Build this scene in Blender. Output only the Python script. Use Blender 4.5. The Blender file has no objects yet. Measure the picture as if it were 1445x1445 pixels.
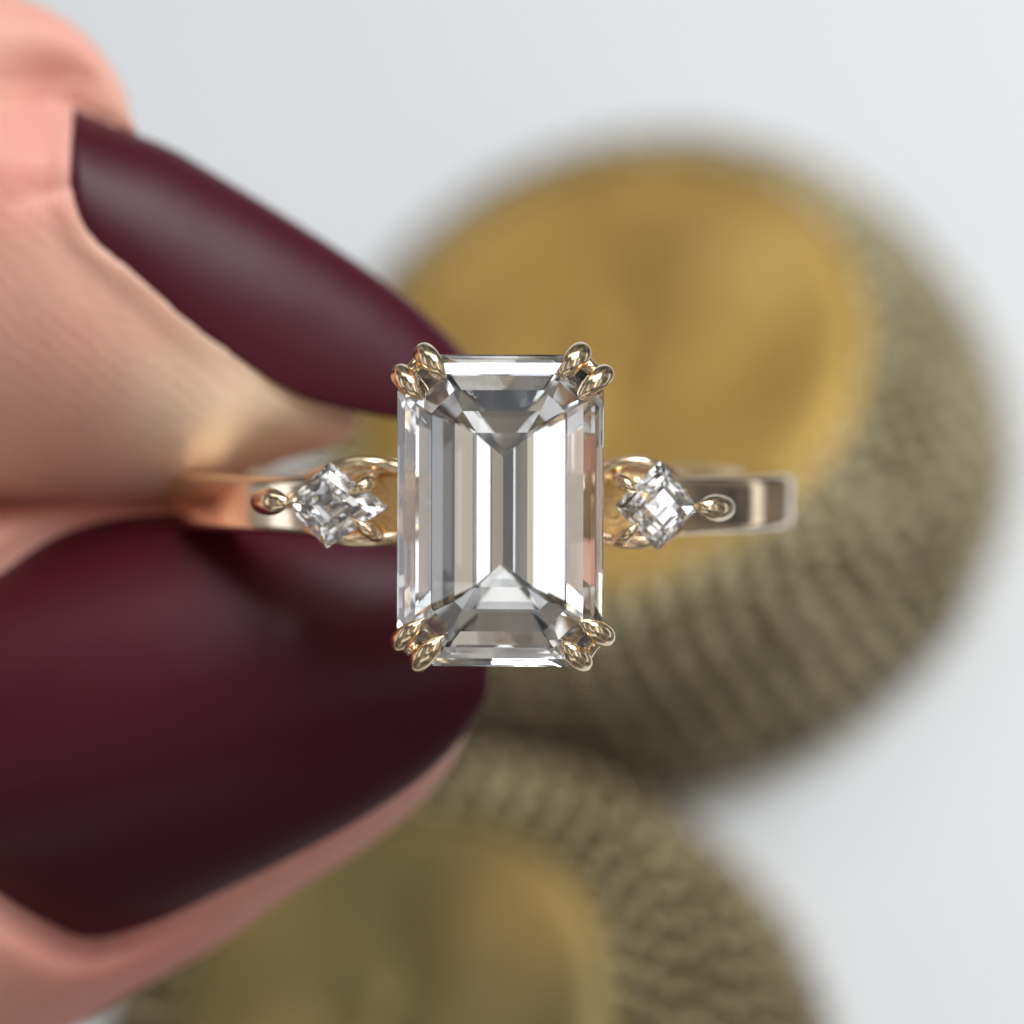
import bpy, bmesh, math, random
import numpy as np
from mathutils import Vector, Matrix
from mathutils.kdtree import KDTree

random.seed(7)
rng = np.random.RandomState(7)
scn = bpy.context.scene
C = scn.collection
R = math.radians

# ------------------------------------------------------------------ camera, world, light
# one unit is one centimetre; the camera looks down -Z and stands 10 cm from the ring
D = 10.0
PX = 500.0
cam_d = bpy.data.cameras.new('camera')
cam = bpy.data.objects.new('camera', cam_d)
C.objects.link(cam)
cam.location = (0, 0, D)
cam_d.sensor_width = 36
cam_d.lens = 36 * D / (1445 / PX)
cam_d.clip_start = 0.1
cam_d.clip_end = 500
cam_d.dof.use_dof = True
cam_d.dof.focus_distance = D + 0.06
cam_d.dof.aperture_fstop = 0.275
scn.camera = cam

world = bpy.data.worlds.new('World')
scn.world = world
world.use_nodes = True
wt = world.node_tree
bg = wt.nodes['Background']
# the room around: soft uneven greys and browns, the same all the way round
w_tc = wt.nodes.new('ShaderNodeTexCoord')
w_no = wt.nodes.new('ShaderNodeTexNoise')
w_no.inputs['Scale'].default_value = 2.6
w_no.inputs['Detail'].default_value = 3
w_cr = wt.nodes.new('ShaderNodeValToRGB')
el = w_cr.color_ramp.elements
el[0].position = 0.36; el[0].color = (0.035, 0.034, 0.040, 1)
el[1].position = 0.66; el[1].color = (0.36, 0.37, 0.39, 1)
e_ = el.new(0.46); e_.color = (0.10, 0.105, 0.115, 1)
e_ = el.new(0.55); e_.color = (0.20, 0.165, 0.13, 1)
wt.links.new(w_tc.outputs['Generated'], w_no.inputs['Vector'])
wt.links.new(w_no.outputs['Fac'], w_cr.inputs['Fac'])
wt.links.new(w_cr.outputs['Color'], bg.inputs['Color'])
bg.inputs['Strength'].default_value = 1.0


def lamp(name, az, el, daz, de, rad, col, dist=40.0):
    """an out-of-view area lamp, seen from the ring in this direction and of this angular size"""
    a, e = R(az), R(el)
    dirv = Vector((math.sin(a) * math.cos(e), math.sin(e), math.cos(a) * math.cos(e)))
    l = bpy.data.lights.new(name, 'AREA')
    l.shape = 'RECTANGLE'
    l.size = 2 * dist * math.tan(R(daz / 2))
    l.size_y = 2 * dist * math.tan(R(de / 2))
    l.energy = rad * math.pi * l.size * l.size_y
    l.color = col
    o = bpy.data.objects.new(name, l)
    C.objects.link(o)
    o.location = dirv * dist
    xl = Vector((0, 1, 0)).cross(dirv).normalized()
    yl = dirv.cross(xl)
    o.rotation_euler = Matrix((xl, yl, dirv)).transposed().to_euler()
    return o


lamp('main_window', 32, 56, 40, 34, 8.5, (0.91, 0.96, 1.0), 26)
lamp('right_window', 35.5, 3, 14, 52, 1.6, (0.97, 0.98, 1.0))
lamp('right_window', 67, 3, 5, 50, 1.5, (0.90, 0.94, 1.0))
lamp('right_stripe_lamp', 54, 3, 6, 50, 0.45, (1.0, 0.93, 0.82))  # added lamp for a brown-grey stripe in the centre stone
lamp('right_stripe_lamp', 25, 3, 4, 40, 0.45, (1.0, 0.88, 0.70))  # added lamp, gives the stone a beige stripe right of centre
lamp('white_stripe_lamp', 11, 0, 2, 30, 1.3, (0.97, 0.98, 1.0))  # added for one thin white line in the stone
lamp('side_stripe_lamp', 121, 0, 7, 40, 1.3, (0.97, 0.98, 1.0))  # added for the white stripe at the stone's left edge
lamp('left_window', -75, 4, 8, 50, 1.5, (0.78, 0.84, 1.0))
lamp('left_window', -102, 4, 10, 50, 1.2, (0.88, 0.93, 1.0))
lamp('left_stripe_lamp', -47, 2, 5, 60, 0.35, (0.86, 0.92, 1.0))  # added lamp for a blue-grey stripe in the stone
lamp('left_stripe_lamp', -29.5, 2, 7, 50, 0.55, (1.0, 0.88, 0.70))  # added for a beige stripe on the stone's left half
lamp('white_stripe_lamp', -20.5, 0, 5.5, 40, 1.5, (0.97, 0.98, 1.0))  # added for the broad white stripe left of the keel
lamp('warm_stripe_lamp', -2.5, -2, 3, 16, 0.5, (1.0, 0.84, 0.62))  # added lamp for the beige stripe beside the keel
lamp('overhead_fill', -12, 77, 64, 16, 2.0, (0.98, 0.98, 1.0))  # added overhead, wide to give the thumbnail its sheen
lamp('lower_fill', -8, -23, 24, 10, 0.95, (0.97, 0.99, 1.0))  # added fill from below for the stone's lower end facets
lamp('lower_fill', 5, -8, 5, 5, 0.8, (0.97, 0.99, 1.0))  # small added fill for a facet at the stone's lower end
lamp('lower_fill', -30, -64, 50, 18, 0.8, (1.0, 0.96, 0.90))  # added fill from below for the finger pad

scn.view_settings.view_transform = 'Standard'
scn.view_settings.look = 'None'
scn.view_settings.exposure = 0
scn.view_settings.gamma = 1
cy = scn.cycles
cy.max_bounces = 24
cy.transmission_bounces = 20
cy.glossy_bounces = 12
cy.diffuse_bounces = 4
cy.transparent_max_bounces = 8
cy.caustics_reflective = True
cy.caustics_refractive = True
cy.sample_clamp_indirect = 6
cy.blur_glossy = 0.0
cy.use_denoising = True
try:
    cy.denoiser = 'OPENIMAGEDENOISE'
except Exception:
    pass
scn.render.film_transparent = False


# ------------------------------------------------------------------ helpers
def P(px, py, z=0.0):
    """the point at depth z seen at this place of the photograph"""
    k = (D - z) / D / PX
    return Vector(((px - 722.5) * k, (722.5 - py) * k, z))


def Pa(a, z):
    k = (D - z) / D / PX
    return np.stack([(a[..., 0] - 722.5) * k, (722.5 - a[..., 1]) * k, z], -1)


def tag(o, label=None, cat=None, group=None, kind=None):
    if label: o['label'] = label
    if cat: o['category'] = cat
    if group: o['group'] = group
    if kind: o['kind'] = kind
    return o


def link(name, me, mat, parent=None, smooth=True):
    if mat is not None:
        me.materials.clear()
        me.materials.append(mat)
    if smooth:
        for p in me.polygons: p.use_smooth = True
    o = bpy.data.objects.new(name, me)
    C.objects.link(o)
    if parent is not None: o.parent = parent
    return o


def mesh(name, verts, faces):
    me = bpy.data.meshes.new(name)
    me.from_pydata([tuple(v) for v in verts], [], faces)
    me.update()
    return me


def from_bm(name, bm):
    me = bpy.data.meshes.new(name)
    bm.to_mesh(me)
    bm.free()
    return me


def cat(pts, n):
    """Catmull-Rom through rows of numbers, n samples, evenly by chord"""
    a = np.array(pts, float)
    m = len(a)
    e = np.vstack([2 * a[0] - a[1], a, 2 * a[-1] - a[-2]])
    d = np.sqrt(((a[1:, :2] - a[:-1, :2]) ** 2).sum(1)) + 1e-9
    if a.shape[1] > 2: d = np.sqrt(((a[1:, :3] - a[:-1, :3]) ** 2).sum(1)) + 1e-9
    cum = np.concatenate([[0], np.cumsum(d)])
    s = np.linspace(0, cum[-1], n)
    i = np.clip(np.searchsorted(cum, s, 'right') - 1, 0, m - 2)
    t = ((s - cum[i]) / d[i])[:, None]
    p0, p1, p2, p3 = e[i], e[i + 1], e[i + 2], e[i + 3]
    return 0.5 * ((2 * p1) + (-p0 + p2) * t + (2 * p0 - 5 * p1 + 4 * p2 - p3) * t ** 2 + (-p0 + 3 * p1 - 3 * p2 + p3) * t ** 3)


def grid_faces(n, m, close_m=False, off=0):
    f = []
    mm = m if close_m else m - 1
    for i in range(n - 1):
        for j in range(mm):
            k = (j + 1) % m
            f.append((off + i * m + j, off + i * m + k, off + (i + 1) * m + k, off + (i + 1) * m + j))
    return f


def tube(path, radii, n=40, seg=20, flat=1.0, up=Vector((0, 0, 1))):
    """smooth round-ended tube; path rows x,y,z; radii per row"""
    rows = np.hstack([np.array([tuple(p) for p in path]), np.array(radii, float)[:, None]])
    s = cat(rows, n)
    r = np.maximum(s[:, 3], 0.0015)
    V = []
    pts = [Vector(x[:3]) for x in s]
    # rounded caps
    t0 = (pts[0] - pts[1]).normalized(); t1 = (pts[-1] - pts[-2]).normalized()
    P_, R_ = [], []
    for a in (0.02, 0.35, 0.65, 0.87):
        P_.append(pts[0] + t0 * r[0] * math.sqrt(1 - a * a)); R_.append(r[0] * a)
    P_ += pts; R_ += list(r)
    for a in (0.87, 0.65, 0.35, 0.02):
        P_.append(pts[-1] + t1 * r[-1] * math.sqrt(1 - a * a)); R_.append(r[-1] * a)
    nn = len(P_)
    T = []
    for i in range(nn):
        if i < 5: T.append(-t0)
        elif i >= nn - 5: T.append(t1)
        else: T.append((P_[i + 1] - P_[i - 1]).normalized())
    nrm = T[0].orthogonal().normalized()
    for i in range(nn):
        nrm = (nrm - T[i] * nrm.dot(T[i])).normalized()
        b = T[i].cross(nrm)
        for k in range(seg):
            a = 2 * math.pi * k / seg
            V.append(P_[i] + (nrm * math.cos(a) + b * math.sin(a)) * R_[i])
    F = grid_faces(nn, seg, True)
    F.append(tuple(range(seg))[::-1])
    F.append(tuple((nn - 1) * seg + k for k in range(seg)))
    return mesh('tube', V, F)


# ------------------------------------------------------------------ materials
def mat(name):
    m = bpy.data.materials.new(name)
    m.use_nodes = True
    nt = m.node_tree
    return m, nt, nt.nodes['Principled BSDF']


def N(nt, kind, **kw):
    n = nt.nodes.new(kind)
    for k, v in kw.items():
        if k in n.inputs: n.inputs[k].default_value = v
        else: setattr(n, k, v)
    return n


def noise_bump(nt, b, scale, strength, dist=0.01, detail=6.0, coord='Object'):
    tc = N(nt, 'ShaderNodeTexCoord')
    no = N(nt, 'ShaderNodeTexNoise')
    no.inputs['Scale'].default_value = scale
    no.inputs['Detail'].default_value = detail
    bu = N(nt, 'ShaderNodeBump')
    bu.inputs['Strength'].default_value = strength
    bu.inputs['Distance'].default_value = dist
    nt.links.new(tc.outputs[coord], no.inputs['Vector'])
    nt.links.new(no.outputs['Fac'], bu.inputs['Height'])
    nt.links.new(bu.outputs['Normal'], b.inputs['Normal'])
    return tc, no, bu


def gold(name, col, rough, bump=0.0, scale=60.0, dist=0.002):
    m, nt, b = mat(name)
    b.inputs['Base Color'].default_value = (*col, 1)
    b.inputs['Metallic'].default_value = 1
    b.inputs['Roughness'].default_value = rough
    if bump: noise_bump(nt, b, scale, bump, dist)
    return m


M_gold = gold('polished_gold', (0.88, 0.69, 0.46), 0.19, 0.12, 9.0, 0.01)
M_grain = gold('granular_gold', (0.80, 0.55, 0.25), 0.30, 1.0, 70.0, 0.012)
M_goldsmooth = gold('shank_gold', (0.88, 0.71, 0.50), 0.10, 0.10, 5.0, 0.02)


def diamond_mat():
    m = bpy.data.materials.new('diamond')
    m.use_nodes = True
    nt = m.node_tree
    nt.nodes.clear()
    out = N(nt, 'ShaderNodeOutputMaterial')
    g = N(nt, 'ShaderNodeBsdfGlass')
    g.inputs['Color'].default_value = (0.99, 0.992, 0.99, 1)
    g.inputs['Roughness'].default_value = 0.0
    g.inputs['IOR'].default_value = 2.417
    nt.links.new(g.outputs[0], out.inputs['Surface'])
    return m


M_dia = diamond_mat()


def skin_mat():
    m, nt, b = mat('skin')
    tc = N(nt, 'ShaderNodeTexCoord')
    at = N(nt, 'ShaderNodeAttribute', attribute_name='redness')
    n1 = N(nt, 'ShaderNodeTexNoise'); n1.inputs['Scale'].default_value = 1.7; n1.inputs['Detail'].default_value = 4
    n2 = N(nt, 'ShaderNodeTexNoise'); n2.inputs['Scale'].default_value = 14; n2.inputs['Detail'].default_value = 5
    r1 = N(nt, 'ShaderNodeMapRange'); r1.inputs[1].default_value = 0.3; r1.inputs[2].default_value = 0.7
    add = N(nt, 'ShaderNodeMath', operation='MULTIPLY_ADD'); add.inputs[1].default_value = 0.42
    mix = N(nt, 'ShaderNodeMix', data_type='RGBA')
    mix.inputs[6].default_value = (0.70, 0.42, 0.31, 1)
    mix.inputs[7].default_value = (0.73, 0.26, 0.22, 1)
    mix2 = N(nt, 'ShaderNodeMix', data_type='RGBA', blend_type='MULTIPLY')
    mix2.inputs[0].default_value = 0.25
    L = nt.links.new
    L(tc.outputs['Object'], n1.inputs['Vector']); L(tc.outputs['Object'], n2.inputs['Vector'])
    L(n1.outputs['Fac'], r1.inputs[0]); L(r1.outputs[0], add.inputs[0]); L(at.outputs['Fac'], add.inputs[2])
    L(add.outputs[0], mix.inputs[0])
    pale = N(nt, 'ShaderNodeMapRange'); pale.inputs[1].default_value = 0.0; pale.inputs[2].default_value = -0.8
    L(at.outputs['Fac'], pale.inputs[0])
    mix3 = N(nt, 'ShaderNodeMix', data_type='RGBA'); mix3.inputs[7].default_value = (0.74, 0.56, 0.41, 1)  # pale tone standing for light on the finger pad
    L(pale.outputs[0], mix3.inputs[0]); L(mix.outputs[2], mix3.inputs[6]); L(mix3.outputs[2], mix2.inputs[6]); L(n2.outputs['Color'], mix2.inputs[7])
    cr = N(nt, 'ShaderNodeMapRange'); cr.inputs[3].default_value = 0.70; cr.inputs[4].default_value = 1.2
    L(n2.outputs['Fac'], cr.inputs[0])
    L(cr.outputs[0], mix2.inputs[7])
    L(mix2.outputs[2], b.inputs['Base Color'])
    b.inputs['Roughness'].default_value = 0.5
    b.inputs['Specular IOR Level'].default_value = 0.35
    b.inputs['Subsurface Weight'].default_value = 0.35
    b.inputs['Subsurface Radius'].default_value = (0.22, 0.09, 0.05)
    b.inputs['Subsurface Scale'].default_value = 0.6
    # skin ridges and pores
    wv = N(nt, 'ShaderNodeTexWave', wave_type='BANDS', bands_direction='DIAGONAL')
    wv.inputs['Scale'].default_value = 8.0; wv.inputs['Distortion'].default_value = 7.0
    wv.inputs['Detail'].default_value = 2; wv.inputs['Detail Scale'].default_value = 0.6
    n3 = N(nt, 'ShaderNodeTexNoise'); n3.inputs['Scale'].default_value = 38; n3.inputs['Detail'].default_value = 5
    L(tc.outputs['Object'], wv.inputs['Vector']); L(tc.outputs['Object'], n3.inputs['Vector'])
    b1 = N(nt, 'ShaderNodeBump'); b1.inputs['Strength'].default_value = 0.11; b1.inputs['Distance'].default_value = 0.006
    b2 = N(nt, 'ShaderNodeBump'); b2.inputs['Strength'].default_value = 0.5; b2.inputs['Distance'].default_value = 0.006
    L(wv.outputs['Fac'], b1.inputs['Height']); L(n3.outputs['Fac'], b2.inputs['Height'])
    L(b1.outputs['Normal'], b2.inputs['Normal']); L(b2.outputs['Normal'], b.inputs['Normal'])
    return m


M_skin = skin_mat()


def polish_mat():
    m, nt, b = mat('burgundy_nail_polish')
    b.inputs['Base Color'].default_value = (0.055, 0.0018, 0.0095, 1)
    b.inputs['Roughness'].default_value = 0.44
    b.inputs['Specular IOR Level'].default_value = 0.26
    noise_bump(nt, b, 3.0, 0.25, 0.02, 2.0)
    return m


M_nail = polish_mat()


# ------------------------------------------------------------------ the table and what lies on it
TL = R(38)
tn = Vector((-0.47 * math.sin(TL), 0.88 * math.sin(TL), math.cos(TL))).normalized()
t0 = P(940, 700, -7.6)
KB = (D + 7.6) / (D + 8.6)
eye = Vector((0, 0, D))


def on_table(px, py, h=0.0):
    d = (P(px, py, 0) - eye).normalized()
    o = t0 + tn * h
    return eye + d * ((o - eye).dot(tn) / d.dot(tn))


rotT = tn.to_track_quat('Z', 'Y').to_matrix().to_4x4()
m, nt, b = mat('white_tabletop')
b.inputs['Base Color'].default_value = (0.735, 0.740, 0.745, 1)
b.inputs['Roughness'].default_value = 0.55
noise_bump(nt, b, 4.0, 0.2, 0.02)
xl_ = (Vector((1, 0, 0)) - tn * tn.x).normalized()
yl_ = tn.cross(xl_)
tab = [xl_ * x_ + yl_ * y_ for x_, y_ in ((-12, -6.5), (3.1, -6.5), (3.1, 18), (-12, 18))]
tb = link('table_surface', mesh('table_surface', tab + [v - tn for v in tab],
          [(0, 1, 2, 3), (7, 6, 5, 4), (0, 4, 5, 1), (1, 5, 6, 2), (2, 6, 7, 3), (3, 7, 4, 0)]), m, None, False)
tb.location = t0
tag(tb, kind='structure')

# gold of the boxes
def lid_material(name, c1, c2):
    m, nt, b = mat(name)
    b.inputs['Metallic'].default_value = 1
    b.inputs['Roughness'].default_value = 0.62
    tc, no, bu = noise_bump(nt, b, 1.1, 0.45, 0.2, 1.5)
    mx = N(nt, 'ShaderNodeMix', data_type='RGBA')
    mx.inputs[6].default_value = (*c1, 1); mx.inputs[7].default_value = (*c2, 1)
    mr = N(nt, 'ShaderNodeMapRange'); mr.inputs[1].default_value = 0.35; mr.inputs[2].default_value = 0.65
    nt.links.new(no.outputs['Fac'], mr.inputs[0])
    nt.links.new(mr.outputs[0], mx.inputs[0]); nt.links.new(mx.outputs[2], b.inputs['Base Color'])
    return m


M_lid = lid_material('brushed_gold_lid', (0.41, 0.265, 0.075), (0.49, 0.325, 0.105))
M_lid2 = lid_material('shaded_gold_lid', (0.20, 0.155, 0.07), (0.34, 0.235, 0.085))  # shading of the lower lid put into its darker colour
def bead_material(name, c1, c2):
    m, nt, b = mat(name)
    b.inputs['Metallic'].default_value = 0.9
    b.inputs['Roughness'].default_value = 0.24
    oi = N(nt, 'ShaderNodeObjectInfo')
    mx = N(nt, 'ShaderNodeMix', data_type='RGBA')
    mx.inputs[6].default_value = (*c1, 1); mx.inputs[7].default_value = (*c2, 1)
    nt.links.new(oi.outputs['Random'], mx.inputs[0]); nt.links.new(mx.outputs[2], b.inputs['Base Color'])
    return m


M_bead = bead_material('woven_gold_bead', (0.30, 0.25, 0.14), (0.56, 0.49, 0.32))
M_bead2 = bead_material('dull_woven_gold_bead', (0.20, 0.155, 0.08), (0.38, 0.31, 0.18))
m, nt, b = mat('dark_woven_backing')
b.inputs['Metallic'].default_value = 0.4
b.inputs['Base Color'].default_value = (0.17, 0.14, 0.07, 1)
b.inputs['Roughness'].default_value = 0.6
M_back = m


def bead_geo():
    V = [(0, 0, 1)]
    for la in (45, 0, -45):
        for k in range(8):
            a = k * math.pi / 4
            V.append((math.cos(a) * math.cos(R(la)), math.sin(a) * math.cos(R(la)), math.sin(R(la))))
    V.append((0, 0, -1))
    F = [(0, 1 + k, 1 + (k + 1) % 8) for k in range(8)]
    for r_ in range(2):
        F += [(1 + r_ * 8 + k, 9 + r_ * 8 + k, 9 + r_ * 8 + (k + 1) % 8, 1 + r_ * 8 + (k + 1) % 8) for k in range(8)]
    F += [(25, 17 + (k + 1) % 8, 17 + k) for k in range(8)]
    return V, F


BV, BF = bead_geo()
def bead_mesh(m):
    me = mesh('bead', BV, BF)
    me.materials.append(m)
    for p in me.polygons: p.use_smooth = True
    return me


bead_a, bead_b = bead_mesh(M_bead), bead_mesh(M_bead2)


def woven_box(base_px, Rb, Rt, H, rows, label, lid_mat, bead_me):
    Rb, Rt, H = Rb * KB, Rt * KB, H * KB
    root = bpy.data.objects.new('woven_box', None)
    C.objects.link(root)
    root.matrix_world = Matrix.Translation(on_table(*base_px)) @ rotT
    tag(root, label, 'woven box', 'round gold boxes on the white table')
    bpy.context.view_layer.update()

    def prof(t):      # bulging side, t 0 at the base, 1 under the lid
        return Rb + (Rt - Rb) * t ** 1.5, H * math.sin(t * math.pi / 2) ** 0.9
    # backing wall
    V = []; seg = 96; nr = 14
    for i in range(nr):
        r_, z_ = prof(i / (nr - 1))
        for k in range(seg):
            a = 2 * math.pi * k / seg
            V.append(((r_ - 0.05) * math.cos(a), (r_ - 0.05) * math.sin(a), z_ * 0.985))
    F = grid_faces(nr, seg, True)
    F.append(tuple(range(seg))[::-1])
    link('side_wall', mesh('side_wall', V, F), M_back, root)
    # lid with a rolled edge and shallow relief
    V = []; nr = 22
    for i in range(nr):
        q = i / (nr - 1)
        r_ = (Rt + 0.02) * (1 - q) ** 0.8 if i < nr - 1 else 0.001
        z_ = H + 0.05 * math.sin(min(1, q * 7) * math.pi / 2)
        for k in range(seg):
            a = 2 * math.pi * k / seg
            w = 0.012 * math.sin(3 * a + 7 * q) * q
            V.append((r_ * math.cos(a), r_ * math.sin(a), z_ + w))
    link('lid', mesh('lid', V, grid_faces(nr, seg, True)), lid_mat, root)
    beads = []
    for i in range(rows):
        t = (i + 0.5) / rows
        r_, z_ = prof(t)
        r2, z2 = prof(t + 0.02)
        step = 0.165 * KB
        n = int(2 * math.pi * r_ / step)
        tang = Vector((r2 - r_, 0, z2 - z_)).normalized()
        for k in range(n):
            a = 2 * math.pi * (k + 0.5 * (i % 2)) / n
            ma = Matrix.Rotation(a, 4, 'Z') @ Matrix.Translation((r_, 0, z_))
            al = Matrix((( -tang.z, 0, tang.x, 0), (0, 1, 0, 0), (tang.x, 0, tang.z, 0), (0, 0, 0, 1)))
            sl = Matrix.Rotation(R(random.uniform(-14, 14) + 22), 4, 'X')
            rs = random.uniform(0.82, 1.12)
            mm = ma @ al @ sl @ Matrix.Diagonal((0.074 * KB * rs, 0.074 * KB * rs, 0.078 * KB * rs, 1))
            w = root.matrix_world @ mm.translation
            k_ = D / (D - w.z) * PX
            px, py = 722.5 + w.x * k_, 722.5 - w.y * k_
            nrm_ = (root.matrix_world.to_3x3() @ (Matrix.Rotation(a, 3, 'Z') @ Vector((1, 0, 0.6)))).normalized()
            inside = -40 < px < 1485 and -40 < py < 1485 and nrm_.dot((eye - w).normalized()) > 0.05
            hidden = (px < 480 and py < 1300) or (px < 640 and 480 < py < 1080)
            beads.append(((0 if inside and not hidden else 50) - w.z * 0.5, mm))
    beads.sort(key=lambda x: x[0])
    for s_, mm in beads[:295]:
        o = bpy.data.objects.new('bead', bead_me)
        C.objects.link(o); o.parent = root; o.matrix_local = mm
    V, F = [], []
    for s_, mm in beads[295:]:
        off = len(V)
        V += [mm @ Vector(v) for v in BV]
        F += [tuple(off + i for i in f) for f in BF]
    o = link('bead_rows', mesh('bead_rows', V, F), bead_me.materials[0], root)
    tag(o, kind='stuff')
    return root


woven_box((942, 705), 1.80, 1.33, 1.20, 10, 'round woven gold box lying whole behind the ring, its lid at centre right', M_lid, bead_a)
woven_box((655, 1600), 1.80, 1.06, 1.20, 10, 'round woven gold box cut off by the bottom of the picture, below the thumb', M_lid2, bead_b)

# ------------------------------------------------------------------ the hand
# rows: outer x, outer y, inner x, inner y, centre z, half depth
rails = [
    (503, 590, 503, 602, -1.20, 0.04),
    (498, 566, 496, 617, -1.20, 0.15),
    (478, 540, 470, 628, -1.20, 0.22),
    (440, 495, 428, 643, -1.21, 0.32),
    (385, 435, 362, 664, -1.24, 0.42),
    (325, 365, 300, 688, -1.27, 0.50),
    (262, 290, 240, 706, -1.30, 0.56),
    (215, 225, 185, 712, -1.32, 0.61),
    (187, 172, 140, 714, -1.34, 0.64),
    (176, 130, 95, 710, -1.35, 0.66),
    (150, 84, 50, 711, -1.36, 0.68),
    (105, 36, 0, 712, -1.38, 0.70),
    (35, -2, -60, 712, -1.40, 0.72),
    (-80, -40, -140, 712, -1.42, 0.74),
    (-300, -90, -240, 706, -1.46, 0.78),
    (-700, 60, -320, 708, -1.5, 0.9),
    (-980, 700, -350, 716, -1.5, 1.0),
    (-760, 1500, -320, 724, -1.5, 0.9),
    (-380, 1660, -240, 722, -1.46, 0.80),
    (-130, 1580, -140, 716, -1.44, 0.76),
    (0, 1508, -40, 706, -1.42, 0.74),
    (110, 1447, 60, 698, -1.40, 0.72),
    (206, 1390, 160, 696, -1.38, 0.68),
    (320, 1327, 250, 702, -1.36, 0.62),
    (412, 1262, 330, 724, -1.34, 0.56),
    (515, 1197, 430, 750, -1.32, 0.48),
    (593, 1135, 520, 762, -1.29, 0.38),
    (640, 1072, 590, 800, -1.26, 0.28),
    (662, 1020, 640, 870, -1.24, 0.18),
    (668, 985, 660, 925, -1.22, 0.09),
    (667, 965, 665, 955, -1.22, 0.03),
]


def skin_samples(rows, n):
    a = np.array(rows, float)
    m = len(a)
    mid = (a[:, :2] + a[:, 2:4]) / 2
    d = np.sqrt(((mid[1:] - mid[:-1]) ** 2).sum(1)) ** 0.6 + 2
    cum = np.concatenate([[0], np.cumsum(d)])
    e = np.vstack([2 * a[0] - a[1], a, 2 * a[-1] - a[-2]])
    s = np.linspace(0, cum[-1], n)
    i = np.clip(np.searchsorted(cum, s, 'right') - 1, 0, m - 2)
    t = ((s - cum[i]) / d[i])[:, None]
    p0, p1, p2, p3 = e[i], e[i + 1], e[i + 2], e[i + 3]
    return 0.5 * ((2 * p1) + (-p0 + p2) * t + (2 * p0 - 5 * p1 + 4 * p2 - p3) * t ** 2 + (-p0 + 3 * p1 - 3 * p2 + p3) * t ** 3)


NS, NR = 1000, 260
sk = skin_samples(rails, NS)
th = np.linspace(0, 2 * np.pi, NR, endpoint=False)
ct, st = np.cos(th), np.sin(th)
ct2 = np.sign(ct) * np.abs(ct) ** 0.85
st2 = np.sign(st) * np.abs(st) ** 0.9
mid = (sk[:, :2] + sk[:, 2:4]) / 2
hw = (sk[:, :2] - sk[:, 2:4]) / 2
xy = mid[:, None, :] + hw[:, None, :] * ct2[None, :, None]
zz = sk[:, 4][:, None] + np.maximum(sk[:, 5], 0.004)[:, None] * st2[None, :]

# index nail: a curved shell between its near edge and its far silhouette
Lc = cat([(99, 262), (116, 315), (145, 349), (194, 388), (266, 453), (339, 504), (412, 551), (484, 574), (560, 589), (620, 590), (668, 570)], 90)
Uc = cat([(103, 150), (140, 168), (187, 187), (240, 208), (291, 237), (412, 310), (509, 373), (581, 426), (640, 482), (678, 530), (684, 556)], 90)
NT = 64
tt = np.linspace(R(-1), R(150), NT)
uu = np.linspace(0, 1, 90)
hz = 0.40 - 0.20 * uu ** 1.5
zc = -1.12 - 0.04 * uu + 0.05 * np.sin(uu * np.pi)
sxy = Lc[:, None, :] + (Uc - Lc)[:, None, :] * np.sin(tt)[None, :, None]
nz = zc[:, None] + hz[:, None] * np.cos(tt)[None, :]
nz = nz - 0.05 * np.exp(-uu * 40)[:, None]
nail1 = Pa(sxy, nz)

# thumb nail: a convex plate inside its outline
out2 = np.array([(-70, 870), (0, 824), (77, 772), (155, 746), (232, 738), (330, 736), (430, 744), (530, 766), (600, 806), (650, 868), (679, 940),
                 (668, 998), (608, 1071), (515, 1138), (412, 1195), (309, 1246), (206, 1293), (129, 1311), (77, 1293), (0, 1246), (-60, 1190), (-100, 1100), (-110, 1000)], float)
o2c = cat(np.vstack([out2, out2[:1]]), 181)[:-1]
c2 = np.array([270.0, 1010.0])


def z_thumb(p):
    a = np.array([0.965, -0.26]); v = np.array([0.26, 0.965])
    q = p - np.array([250.0, 1010.0])
    u_ = q @ a; w_ = q @ v
    return -0.60 - 0.50 * (w_ / 290) ** 2 - 0.13 * np.where(u_ > 0, (u_ / 420) ** 2, (u_ / 500) ** 2)


rr = 0.004 + 0.996 * np.linspace(0, 1, 44) ** 0.8
g2 = c2[None, None, :] + (o2c - c2)[None, :, :] * rr[:, None, None]
z2 = z_thumb(g2) - 0.04 * (rr ** 14)[:, None]
nail2 = Pa(g2, z2)


def sdist(p, poly):
    """signed distance to a closed outline, negative inside"""
    best = np.full(len(p), 1e9); ins = np.zeros(len(p), bool)
    n = len(poly)
    for i in range(n):
        a, b_ = poly[i], poly[(i + 1) % n]
        ab = b_ - a
        t = np.clip(((p - a) @ ab) / (ab @ ab + 1e-9), 0, 1)
        q = a + t[:, None] * ab
        best = np.minimum(best, np.sqrt(((p - q) ** 2).sum(1)))
        c = ((a[1] > p[:, 1]) != (b_[1] > p[:, 1]))
        with np.errstate(divide='ignore', invalid='ignore'):
            xi = (b_[0] - a[0]) * (p[:, 1] - a[1]) / (b_[1] - a[1] + 1e-12) + a[0]
        ins ^= (c & (p[:, 0] < xi))
    return np.where(ins, -best, best)


red = np.zeros((NS, NR))
front = np.broadcast_to((st > -0.02)[None, :], (NS, NR))
sidx = np.broadcast_to(np.arange(NS)[:, None], (NS, NR))
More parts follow.
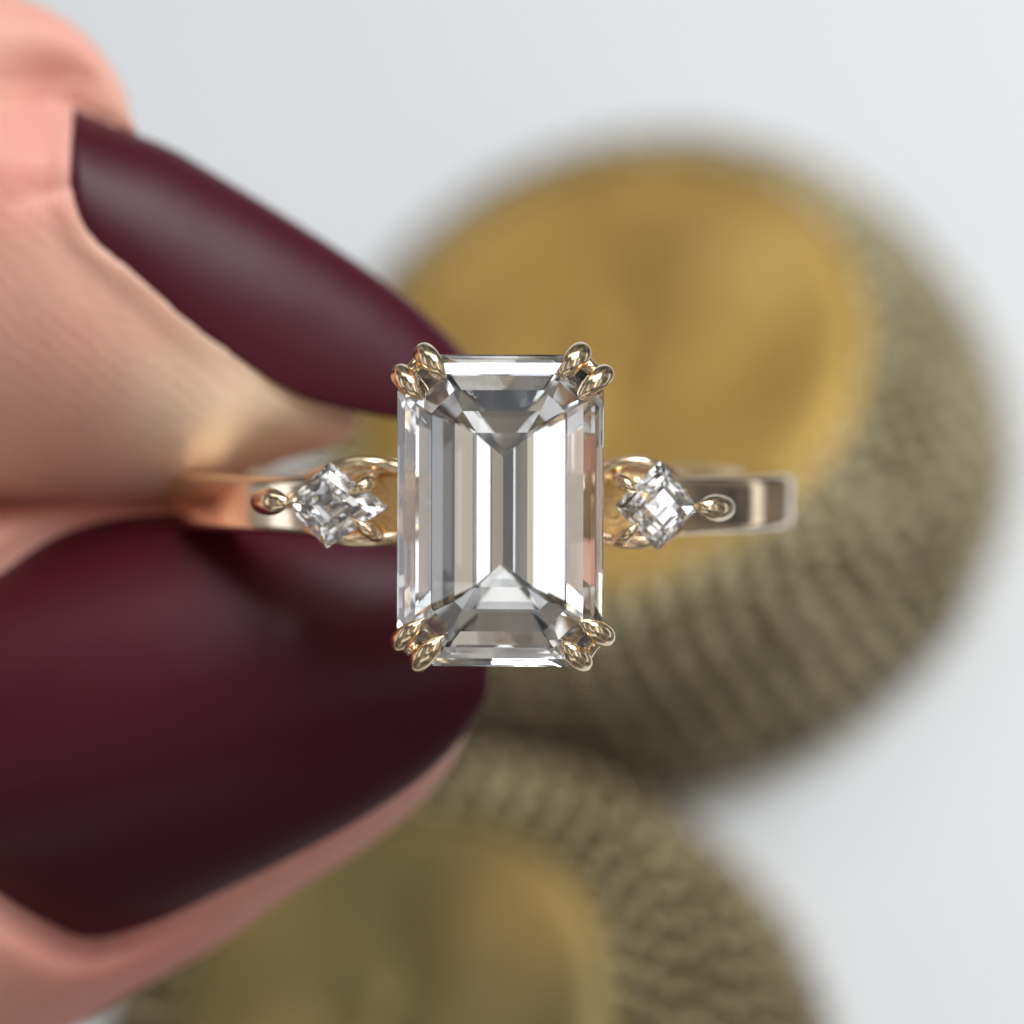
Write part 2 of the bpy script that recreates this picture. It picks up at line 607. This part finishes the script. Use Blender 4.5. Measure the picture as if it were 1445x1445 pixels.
# index finger side of the hand
poly1 = np.vstack([Lc[:86:3], Uc[:86:3][::-1]])
sel = front & (sidx < NS * 0.5) & (xy[..., 0] > -250)
p = xy[sel]; zb = zz[sel]
d = sdist(p, poly1)
kd = KDTree(sxy[:, :40].reshape(-1, 2).shape[0])
flat_xy = sxy[:, :40].reshape(-1, 2); flat_z = nz[:, :40].reshape(-1)
for i, q in enumerate(flat_xy): kd.insert((q[0], q[1], 0), i)
kd.balance()
zn = np.array([flat_z[kd.find((q[0], q[1], 0))[1]] for q in p])
out_w = np.exp(-(np.maximum(d, 0) / (62.0 + 75.0 * np.clip((230 - p[:, 1]) / 120, 0, 1))) ** 2) * np.clip((520 - p[:, 0]) / 230, 0, 1) ** 0.7
fold = 0.020 * np.exp(-((d - 14) / 22.0) ** 2) * np.clip((330 - p[:, 0]) / 200, 0, 1)
tgt = zn + 0.004 + fold
znew = zb * (1 - out_w) + tgt * out_w
s_in = np.clip((-d + 2) / 9, 0, 1)
znew = znew * (1 - s_in) + (zn - 0.06) * s_in
zz[sel] = znew
rd = np.zeros(len(p))
rd += 0.75 * np.exp(-((p[:, 0] - 10) ** 2 / 120 ** 2 + (p[:, 1] - 235) ** 2 / 100 ** 2))
rd += 0.30 * np.exp(-((p[:, 0] - 20) ** 2 / 160 ** 2 + (p[:, 1] - 500) ** 2 / 150 ** 2))
rd += 0.25 * np.exp(-((p[:, 0] - 90) ** 2 / 100 ** 2 + (p[:, 1] - 90) ** 2 / 100 ** 2))
rd -= 0.9 * np.exp(-((p[:, 0] - 340) ** 2 / 150 ** 2 + (p[:, 1] - 590) ** 2 / 85 ** 2))  # pale patch, paints the light on the finger pad into the skin
red[sel] = rd
# thumb side
sel = front & (sidx >= NS * 0.5) & (xy[..., 0] > -300)
p = xy[sel]; zb = zz[sel]
d = sdist(p, o2c[::3])
zn = z_thumb(p)
out_w = np.exp(-(np.maximum(d, 0) / 40.0) ** 2)
fold = 0.03 * np.exp(-((d - 16) / 22.0) ** 2) * (p[:, 0] < 420)
znew = zb * (1 - out_w) + (np.minimum(zn, zb + 0.25) - 0.05 + fold) * out_w
s_in = np.clip((-d + 2) / 9, 0, 1)
znew = znew * (1 - s_in) + (zn - 0.09) * s_in
zz[sel] = znew
red[sel] = 0.35 + 0.3 * np.exp(-((p[:, 0] - 180) ** 2 + (p[:, 1] - 1340) ** 2) / 120 ** 2)

hv = Pa(xy, zz).reshape(-1, 3)
F = grid_faces(NS, NR, True)
F.append(tuple(range(NR))[::-1]); F.append(tuple((NS - 1) * NR + k for k in range(NR)))
hand_root = bpy.data.objects.new('hand', None)
C.objects.link(hand_root)
hand_root.location = P(-300, 720, -1.5)
bpy.context.view_layer.update()
tag(hand_root, 'hand with dark burgundy nails pinching the ring between finger and thumb', 'hand')
me = mesh('skin', hv - np.array(hand_root.location), F)
at = me.attributes.new('redness', 'FLOAT', 'POINT')
at.data.foreach_set('value', np.clip(red, -0.9, 1).reshape(-1).astype(np.float32))
link('skin', me, M_skin, hand_root)
me = mesh('fingernail', nail1.reshape(-1, 3) - np.array(hand_root.location), [f[::-1] for f in grid_faces(90, NT)])
o = link('fingernail', me, M_nail, hand_root)
o['label'] = 'long upper nail of the forefinger seen from its side'
md = o.modifiers.new('solid', 'SOLIDIFY'); md.thickness = 0.035; md.offset = -1
me = mesh('fingernail', nail2.reshape(-1, 3) - np.array(hand_root.location), [f for f in grid_faces(44, 180, True)] + [tuple(range(180))[::-1]])
o = link('fingernail', me, M_nail, hand_root)
o['label'] = 'broad lower thumbnail facing the viewer'
md = o.modifiers.new('solid', 'SOLIDIFY'); md.thickness = 0.03; md.offset = 1

# ------------------------------------------------------------------ the ring
ring = bpy.data.objects.new('engagement_ring', None)
C.objects.link(ring)
ring.location = P(706, 720.5, -0.085)
ring.rotation_euler = (R(1.8), R(3.5), 0)
bpy.context.view_layer.update()
tag(ring, 'gold ring with a large emerald cut diamond between two small kite shaped diamonds', 'ring')
RI = ring.matrix_world.inverted()


def L(px, py, z):
    return RI @ P(px, py, z)


def octagon(hw_, hh_, c, z):
    return [Vector(v) for v in ((hw_ - c, hh_, z), (-hw_ + c, hh_, z), (-hw_, hh_ - c, z), (-hw_, -hh_ + c, z),
                                (-hw_ + c, -hh_, z), (hw_ - c, -hh_, z), (hw_, -hh_ + c, z), (hw_, hh_ - c, z))]


def stack(levels):
    bm = bmesh.new()
    rows = [[bm.verts.new(v) for v in lv] for lv in levels]
    n = len(levels[0])
    bm.faces.new(rows[0])
    for a, b_ in zip(rows[:-1], rows[1:]):
        for k in range(n):
            bm.faces.new((a[k], b_[k], b_[(k + 1) % n], a[(k + 1) % n]))
    bm.faces.new(rows[-1][::-1])
    bmesh.ops.remove_doubles(bm, verts=bm.verts, dist=1e-4)
    bmesh.ops.recalc_face_normals(bm, faces=bm.faces)
    return from_bm('stone', bm)


HW, HH = 0.294, 0.4435
crown, pav, insets = (44.6, 31.3, 18.8), (59.7, 52.4, 50.6, 49.6, 48.0, 47.0, 45.4), (0.0217, 0.058, 0.0973, 0.160, 0.2217, 0.262)
c_in, cz_ = (0.0, 0.024, 0.056, 0.102), [0.006]
for k_ in range(3): cz_.append(cz_[-1] + (c_in[k_ + 1] - c_in[k_]) * math.tan(R(crown[k_])))
lv = [octagon(HW - i_, HH - i_, 0.1026 - 0.361 * i_, z_) for i_, z_ in zip(c_in[::-1], cz_[::-1])] + [octagon(HW, HH, 0.1026, -0.008)]
zp, ip = -0.008, 0.0
for a_, i_ in zip(pav, insets):
    zp -= (i_ - ip) * math.tan(R(a_)); ip = i_
    lv.append(octagon(HW - i_, HH - i_, max(0.1026 - 0.50 * i_, 0.0), zp))
zp -= (HW - ip) * math.tan(R(pav[-1]))
lv.append(octagon(0.0, HH - HW + 0.002, 0.0, zp))
o = link('centre_diamond', stack(lv), M_dia, ring, False)
o['label'] = 'large rectangular step cut diamond'
o.rotation_euler = (R(-0.8), R(-6.8), 0)


def kite(corners, tilt, label):
    c = sum((Vector(v) for v in corners), Vector()) / 4
    rel = [Vector(v) - c for v in corners]
    rel = [Vector((v.x, v.y, 0)) for v in rel]
    lv = []
    for s_, z in ((0.40, 0.046), (0.60, 0.038), (0.82, 0.024), (1.0, 0.004), (1.0, -0.006), (0.80, -0.037), (0.56, -0.067), (0.30, -0.0935), (0.03, -0.116)):
        lv.append([v * s_ + Vector((0, 0, z)) for v in rel])
    me = stack(lv)
    o = link('side_diamond', me, M_dia, ring, False)
    o.location = c
    o.rotation_euler = (0, tilt, 0)
    o['label'] = label
    return o


kite([L(465, 652, -.235), L(401, 710, -.235), L(462, 774, -.235), L(548, 715, -.235)], R(-7), 'small kite shaped diamond on the left shoulder')
kite([L(931, 651, -.235), L(864, 714, -.235), L(929, 777, -.235), L(990, 715, -.235)], R(12), 'small kite shaped diamond on the right shoulder')


# claws round the centre stone
def claw(outer, tip, rad=0.032):
    ox, oy = outer; tx, ty = tip
    ox += random.uniform(-1.5, 1.5); oy += random.uniform(-1.5, 1.5)
    rad *= random.uniform(0.95, 1.06)
    bx_, by_ = 706 + (ox - 706) * 0.62, 720 + (oy - 720) * 0.80
    pts = [(L(bx_, by_, -.50), .020), (L(ox + (bx_ - ox) * .3, oy + (by_ - oy) * .3, -.25), .023), (L(ox, oy, -.11), rad * .92),
           (L(ox + (tx - ox) * .10, oy + (ty - oy) * .10, -.055), rad), (L(ox + (tx - ox) * .42, oy + (ty - oy) * .42, -.022), rad * .88),
           (L(ox + (tx - ox) * .75, oy + (ty - oy) * .75, -.018), rad * .55), (L(tx, ty, -.025), .005)]
    return link('prong', tube([p_[0] for p_ in pts], [p_[1] for p_ in pts], 60, 24), M_gold, ring)


pairs = [(((598, 499), (628, 531)), ((567, 529), (594, 563))),
         (((819, 500), (791, 531)), ((851, 529), (816, 562))),
         (((562, 905), (598, 874)), ((591, 934), (625, 899))),
         (((853, 896), (820, 876)), ((822, 933), (793, 906)))]
for a, b_ in pairs:
    claw(*a); claw(*b_)
    ax, ay = a[0]; bx_, by_ = b_[0]
    mx_, my_ = (ax + bx_) / 2, (ay + by_) / 2
    # little saddle that joins the two prongs under the girdle
    pts = [L(ax, ay, -.13), L(mx_ + (706 - mx_) * .03, my_ + (720 - my_) * .03, -.105), L(bx_, by_, -.13)]
    link('prong_saddle', tube(pts, [.020, .026, .020], 16, 14), M_gold, ring)

# gallery rail under the centre stone
for z_, ins in ((-0.24, 0.100), (-0.40, 0.205)):
    pts = octagon(HW - ins, HH - ins, 0.07, z_)
    pts = pts + [pts[0]]
    link('gallery_rail', tube(pts, [.022] * 9, 120, 14), M_gold, ring)

# shank: rounded flat band swept round the finger
RO, TH, WY = 1.005, 0.155, 0.172
ringc = RI @ P(677, 702, -1.30)
ringc = Vector((ringc.x * 0.2, 0.0, ringc.z))


def band_section(w, t, k=7, bev=0.028):
    pts = []
    for sx, sy, a0 in ((1, 1, 0), (-1, 1, 90), (-1, -1, 180), (1, -1, 270)):
        for j in range(k):
            a = R(a0 + 90 * j / (k - 1))
            pts.append((sx * (w / 2 - bev) + bev * math.cos(a), sy * (t / 2 - bev) + bev * math.sin(a)))
    return pts


def sweep_band(a0, a1, n, wfun, tfun, rfun, bev=0.028):
    V = []; m_ = None
    for i in range(n):
        f = i / (n - 1); a = a0 + (a1 - a0) * f
        sec = band_section(wfun(a), tfun(a), bev=bev)
        m_ = len(sec)
        rc = rfun(a) - tfun(a) / 2
        for u_, v_ in sec:
            r_ = rc + v_ * (1 + 0.0 * u_)
            V.append(ringc + Vector((r_ * math.sin(a), u_, r_ * math.cos(a))))
    F = grid_faces(n, m_, True)
    F.append(tuple(range(m_))[::-1]); F.append(tuple((n - 1) * m_ + k for k in range(m_)))
    return mesh('band', V, F)


def sm(a, lo, hi):
    t = min(1, max(0, (a - lo) / (hi - lo)))
    return t * t * (3 - 2 * t)


def fold_a(a):
    a = a % (2 * math.pi)
    return min(a, 2 * math.pi - a)


# angle 0 is the head; the shank proper starts on the shoulders
link('shank', sweep_band(R(24), R(336), 260, lambda a: 0.172 + 0.02 * sm(-fold_a(a), -R(40), -R(24)), lambda a: TH, lambda a: RO), M_goldsmooth, ring)
# shoulders under the small stones: granular plates with polished walls above and below
for sgn in (-1, 1):
    a0, a1 = sorted((sgn * R(10), sgn * R(36)))
    link('shoulder', sweep_band(a0, a1, 50, lambda a: 0.150 + 0.055 * sm(-abs(a), -R(36), -R(22)), lambda a: 0.10,
                                lambda a: RO - 0.005, bev=0.02), M_grain, ring)

    def px(x): return 706 + sgn * x
    # outer claw
    if sgn < 0:
        oc = [((380, 709, -.44), .026), ((369, 708, -.33), .034), ((382, 708, -.245), .040), ((398, 709, -.205), .026), ((413, 710, -.205), .005)]
        inn = [[((530, 672, -.42), .018), ((522, 681, -.235), .025), ((508, 688, -.190), .017), ((490, 697, -.196), .004)],
               [((535, 760, -.42), .018), ((528, 752, -.235), .025), ((513, 744, -.190), .017), ((496, 732, -.196), .004)]]
        walls = [[(432, 672, -.42), (466, 661, -.36), (505, 654, -.33), (545, 657, -.33), (590, 670, -.34)],
                 [(432, 748, -.42), (466, 758, -.36), (505, 763, -.33), (545, 760, -.33), (590, 752, -.34)]]
    else:
        oc = [((1010, 717, -.44), .026), ((1021, 717, -.33), .034), ((1008, 717, -.245), .040), ((994, 716, -.205), .026), ((979, 715, -.205), .005)]
        inn = [[((868, 672, -.42), .018), ((876, 679, -.235), .025), ((887, 686, -.190), .017), ((899, 694, -.196), .004)],
               [((868, 762, -.42), .018), ((877, 757, -.235), .025), ((888, 751, -.190), .017), ((900, 740, -.196), .004)]]
        walls = [[(964, 674, -.42), (938, 662, -.36), (905, 653, -.33), (872, 656, -.33), (825, 670, -.34)],
                 [(964, 748, -.42), (938, 758, -.36), (905, 765, -.33), (872, 763, -.33), (825, 752, -.34)]]
    link('outer_claw', tube([L(*q[0]) for q in oc], [q[1] for q in oc], 44, 24), M_gold, ring)
    for k_ in inn:
        link('inner_claw', tube([L(*q[0]) for q in k_], [q[1] for q in k_], 36, 18), M_gold, ring)
    for k_ in walls:
        link('shoulder_wall', tube([L(*q) for q in k_], [.008, .016, .020, .020, .014], 50, 16), M_gold, ring)
